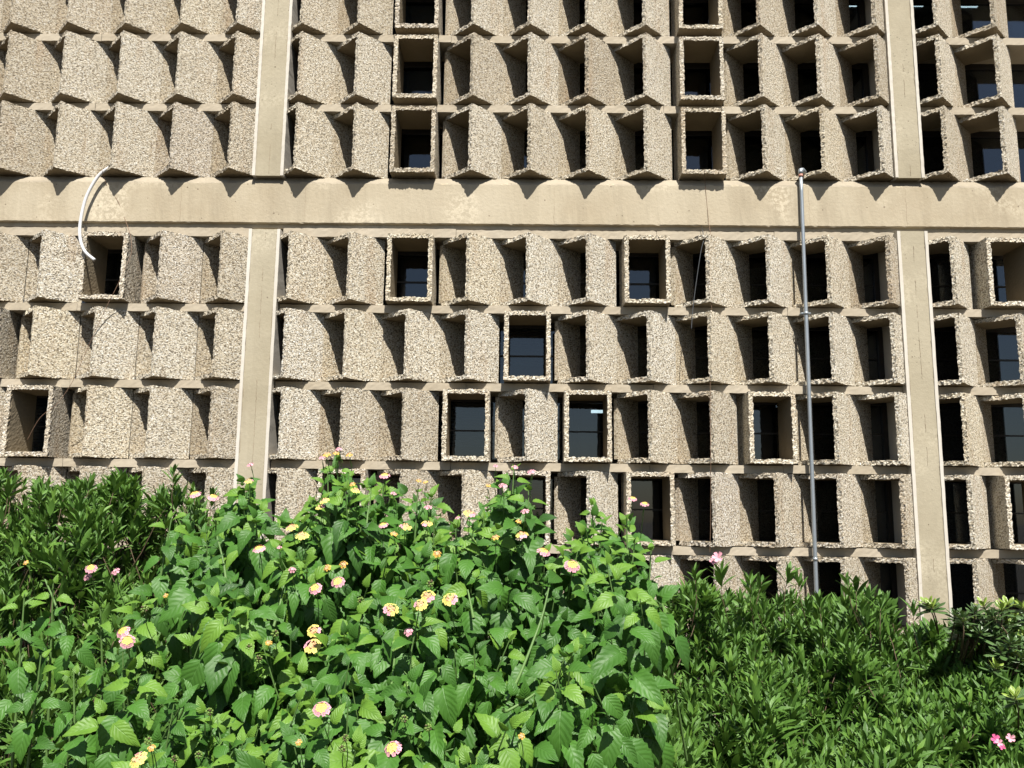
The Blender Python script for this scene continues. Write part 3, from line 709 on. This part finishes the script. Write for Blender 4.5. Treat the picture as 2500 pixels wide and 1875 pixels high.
# flower heads: domes of small lobed florets, pink outside, yellow inside, buds in the middle
def head_mesh(kind, seed):
    q = random.Random(seed); mb = MB(); mats = [M['yellow'], M['pink'], M['peach'], M['orange'], M['stem']]
    rings = {'Y': ((.0, 0, 15, 'bud'), (.95, .75, 9, 'e')), 'P': ((.0, .0, 3, 0), (.38, .45, 6, 0), (.98, 1.0, 10, 1)), 'O': ((.0, 0, 9, 'bud'), (.7, .9, 6, 3)), 'S': ((.0, 0, 3, 1), (.6, .9, 6, 1))}[kind]
    R = .0115
    for rad, th, n, m in rings:
        for k in range(n):
            ph = 6.283*k/n+q.uniform(-.15, .15)+rad; t = th if m != 'bud' else q.uniform(0, .3)
            if m == 'bud': ph = q.uniform(0, 6.28)
            nn = np.array([math.cos(ph)*math.sin(t), math.sin(ph)*math.sin(t), math.cos(t)*.8]); rr = R*(.75*math.sqrt(q.random()) if m == 'bud' else (.35+rad*.78))
            c = np.array([math.cos(ph)*rr*(1 if th or m == 'bud' else .3), math.sin(ph)*rr*(1 if th or m == 'bud' else .3), .006*math.cos(t)+(-.001 if m == 'bud' else 0)])
            nn = unit(nn+np.array([q.uniform(-.15, .15), q.uniform(-.15, .15), .35])); a = unit(np.cross(nn, [.3, .2, 1.])); b = np.cross(nn, a)
            if m == 'bud':
                s = .0023; v = [c+a*s, c+b*s, c-a*s, c-b*s, c+nn*s*2.4]; mb.add(v, [(0, 1, 4), (1, 2, 4), (2, 3, 4), (3, 0, 4)], 2); continue
            mm = (0 if math.sin(ph+seed) > -.72 else 1) if m == 'e' else m
            s = .0047*q.uniform(.85, 1.15); v = [c-nn*.0008]; N_ = 15
            for j in range(N_):
                g = 6.283*j/N_; w_ = s*(1+.18*math.cos(g*5)); v.append(c+a*math.cos(g)*w_+b*math.sin(g)*w_+nn*.0004)
            mb.add(v, [(0, 1+j, 1+(j+1) % N_) for j in range(N_)], mm)
            o_ = c+nn*.0007; mb.add([o_+a*.0011, o_+b*.0011, o_-a*.0011, o_-b*.0011], [(0, 1, 2, 3)], 3 if mm != 1 else 2)
            mb.tube([c-nn*.0008, np.array([0, 0, -.004])], [.0008, .0005], 4, 1 if mm == 1 else 2, False)
    if kind in 'YO':
        v = [(0, 0, .0052)]+[(R*.78*math.cos(6.283*j/12), R*.78*math.sin(6.283*j/12), .0022) for j in range(12)]
        mb.add(v, [(0, 1+j, 1+(j+1) % 12) for j in range(12)], 2)
    mb.tube([(0, 0, 0), (0, .002, -.02), (.002, .010, -.05)], [.0011, .0009, .0010], 5, 4, False)
    return mb.mesh('flower_head', mats, True)
heads = {k: [head_mesh(k, i*7+1) for i in range(3)] for k in 'YPOS'}
def berry_mesh(seed):
    q = random.Random(seed); mb = MB()
    for k in range(17):
        t = math.acos(1-2*(k+.5)/17); ph = k*2.4; c = np.array([math.cos(ph)*math.sin(t), math.sin(ph)*math.sin(t), math.cos(t)])*.0072; s = .0026
        v = []; f = []
        for i in range(5):
            for j in range(7): a_, b_ = math.pi*i/4, 6.283*j/7; v.append(c+s*np.array([math.sin(a_)*math.cos(b_), math.sin(a_)*math.sin(b_), math.cos(a_)]))
        f = [(i*7+j, (i+1)*7+j, (i+1)*7+(j+1) % 7, i*7+(j+1) % 7) for i in range(4) for j in range(7)]
        mb.add(v, f, 0 if q.random() < .8 else 1)
    mb.tube([(0, 0, 0), (0, .003, -.02), (0, .012, -.05)], [.0009]*3, 5, 2, False)
    return mb.mesh('berry_cluster', [M['berry'], M['twig'], M['stem']], True)
berries = [berry_mesh(i) for i in range(3)]
Z = 3.072
def zz(x0, y0, L): return [(x0+x/Z, y0+y/Z, *r) for x, y, *r in L]
FL = zz(640, 1000, [(485, 345, 'O', .9), (575, 300, 'S', .8), (655, 345, 'O', .8), (555, 332, 'O', .7), (450, 365, 'S', .7), (920, 500, 'P', 1), (680, 565, 'O', .7), (700, 612, 'Y', .85), (470, 690, 'Y', .9), (440, 735, 'Y', .9), (985, 632, 'S', .7), (1175, 537, 'O', .6), (1225, 547, 'O', .5), (1245, 737, 'S', .9),
    (910, 870, 'P', .9), (1075, 885, 'Y', 1.1), (1235, 862, 'Y', 1), (990, 937, 'O', .8), (225, 892, 'Y', 1.1), (300, 955, 'Y', 1.2), (130, 1035, 'S', .6), (225, 1205, 'S', .8), (490, 1190, 'O', .8), (610, 1165, 'O', .9), (570, 1297, 'P', 1.2), (400, 1345, 'P', 1.15), (1467, 815, 'S', .6), (1555, 787, 'Y', 1.1),
    (1695, 572, 'O', .5), (1805, 575, 'S', 1), (1895, 435, 'S', .8), (2020, 470, 'S', .9), (1750, 425, 'S', .6), (1972, 768, 'S', 1.0), (1925, 842, 'O', .7), (1950, 947, 'Y', 1.1), (1750, 965, 'O', .9), (2110, 1072, 'P', 1.2), (1312, 1085, 'O', .9), (965, 1505, 'Y', 1.35), (1190, 1470, 'Y', 1.2), (1245, 1405, 'Y', 1.25), (1412, 1428, 'Y', 1.35)])
FL += zz(1250, 1000, [(905, 672, 'P', .75), (995, 712, 'P', .8), (450, 1175, 'P', 1.4)])
FL += zz(640, 1335, [(392, 635, 'Y', 1.2), (380, 752, 'Y', 1.5), (1098, 640, 'S', 1.0), (447, 1220, 'P', 1.6), (982, 1518, 'P', 1.75), (1945, 1422, 'O', .7), (45, 722, 'O', .6), (275, 1468, 'O', .7)])
FL += zz(0, 1335, [(683, 165, 'P', 1), (660, 228, 'S', .9), (870, 187, 'S', .9), (928, 640, 'P', 1.2), (955, 712, 'P', 1.3), (1243, 367, 'O', .5), (195, 120, 'O', .5), (1045, 1600, 'Y', 1.5), (1137, 1510, 'O', .8), (2020, 722, 'O', .6)])
FL += zz(0, 900, [(1465, 948, 'P', 1.1), (1600, 970, 'P', 1.0), (1880, 725, 'S', .8), (1868, 850, 'Y', .8), (1945, 1357, 'P', 1.15)])
BE = zz(640, 1335, [(1065, 1290), (1245, 1355), (625, 1435), (600, 1512), (740, 405), (1260, 275), (95, 650)])+zz(0, 1335, [(1085, 465), (1310, 1592), (1490, 1560), (1870, 752), (1940, 840), (1570, 1237), (1110, 1455)])
def stick(me, name, px, py, sc, i):
    d = lant_dist(px, py)-.075; p = at_dist(px, py, d)
    o = link(name, me, None, tuple(p)); f = sc*d/2.08*1.02
    tilt = Vector((R_.uniform(-.35, .35), -1.0+R_.uniform(-.15, .3), .8)) if py > 1350 else Vector((R_.uniform(-.3, .3), -.55, 1.0))
    o.rotation_euler = tilt.to_track_quat('Z', 'Y').to_euler(); o.rotation_euler.rotate_axis('Z', R_.uniform(0, 6.28)); o.scale = (f, f, f)
    child(o, lan); return o
for i, (px, py, k, sc) in enumerate(FL):
    o = stick(heads[k][i % 3], 'flower_head', px, py, min(max(sc, .55), 1.5)*.84, i)
for i, (px, py) in enumerate(BE): stick(berries[i % 3], 'berry_cluster', px, py, 1.0, i)
# every head stands on its own stalk
for px, py in [(q[0], q[1]) for q in FL]+BE:
    p = at_dist(px, py, lant_dist(px, py)-.07); LS.tube(spline([p+np.array([0, .012, -.012]), p+np.array([R_.uniform(-.005, .005), .03, -.045]), p+np.array([R_.uniform(-.015, .015), .075, -.10])], 8), .0011, 5, 0, False)
child(LS.build('stems', M['stem'], None, True), lan)
print('SHOOTS', n_o, n_l, len(LV.items), len(LL.items), len(LL.items))
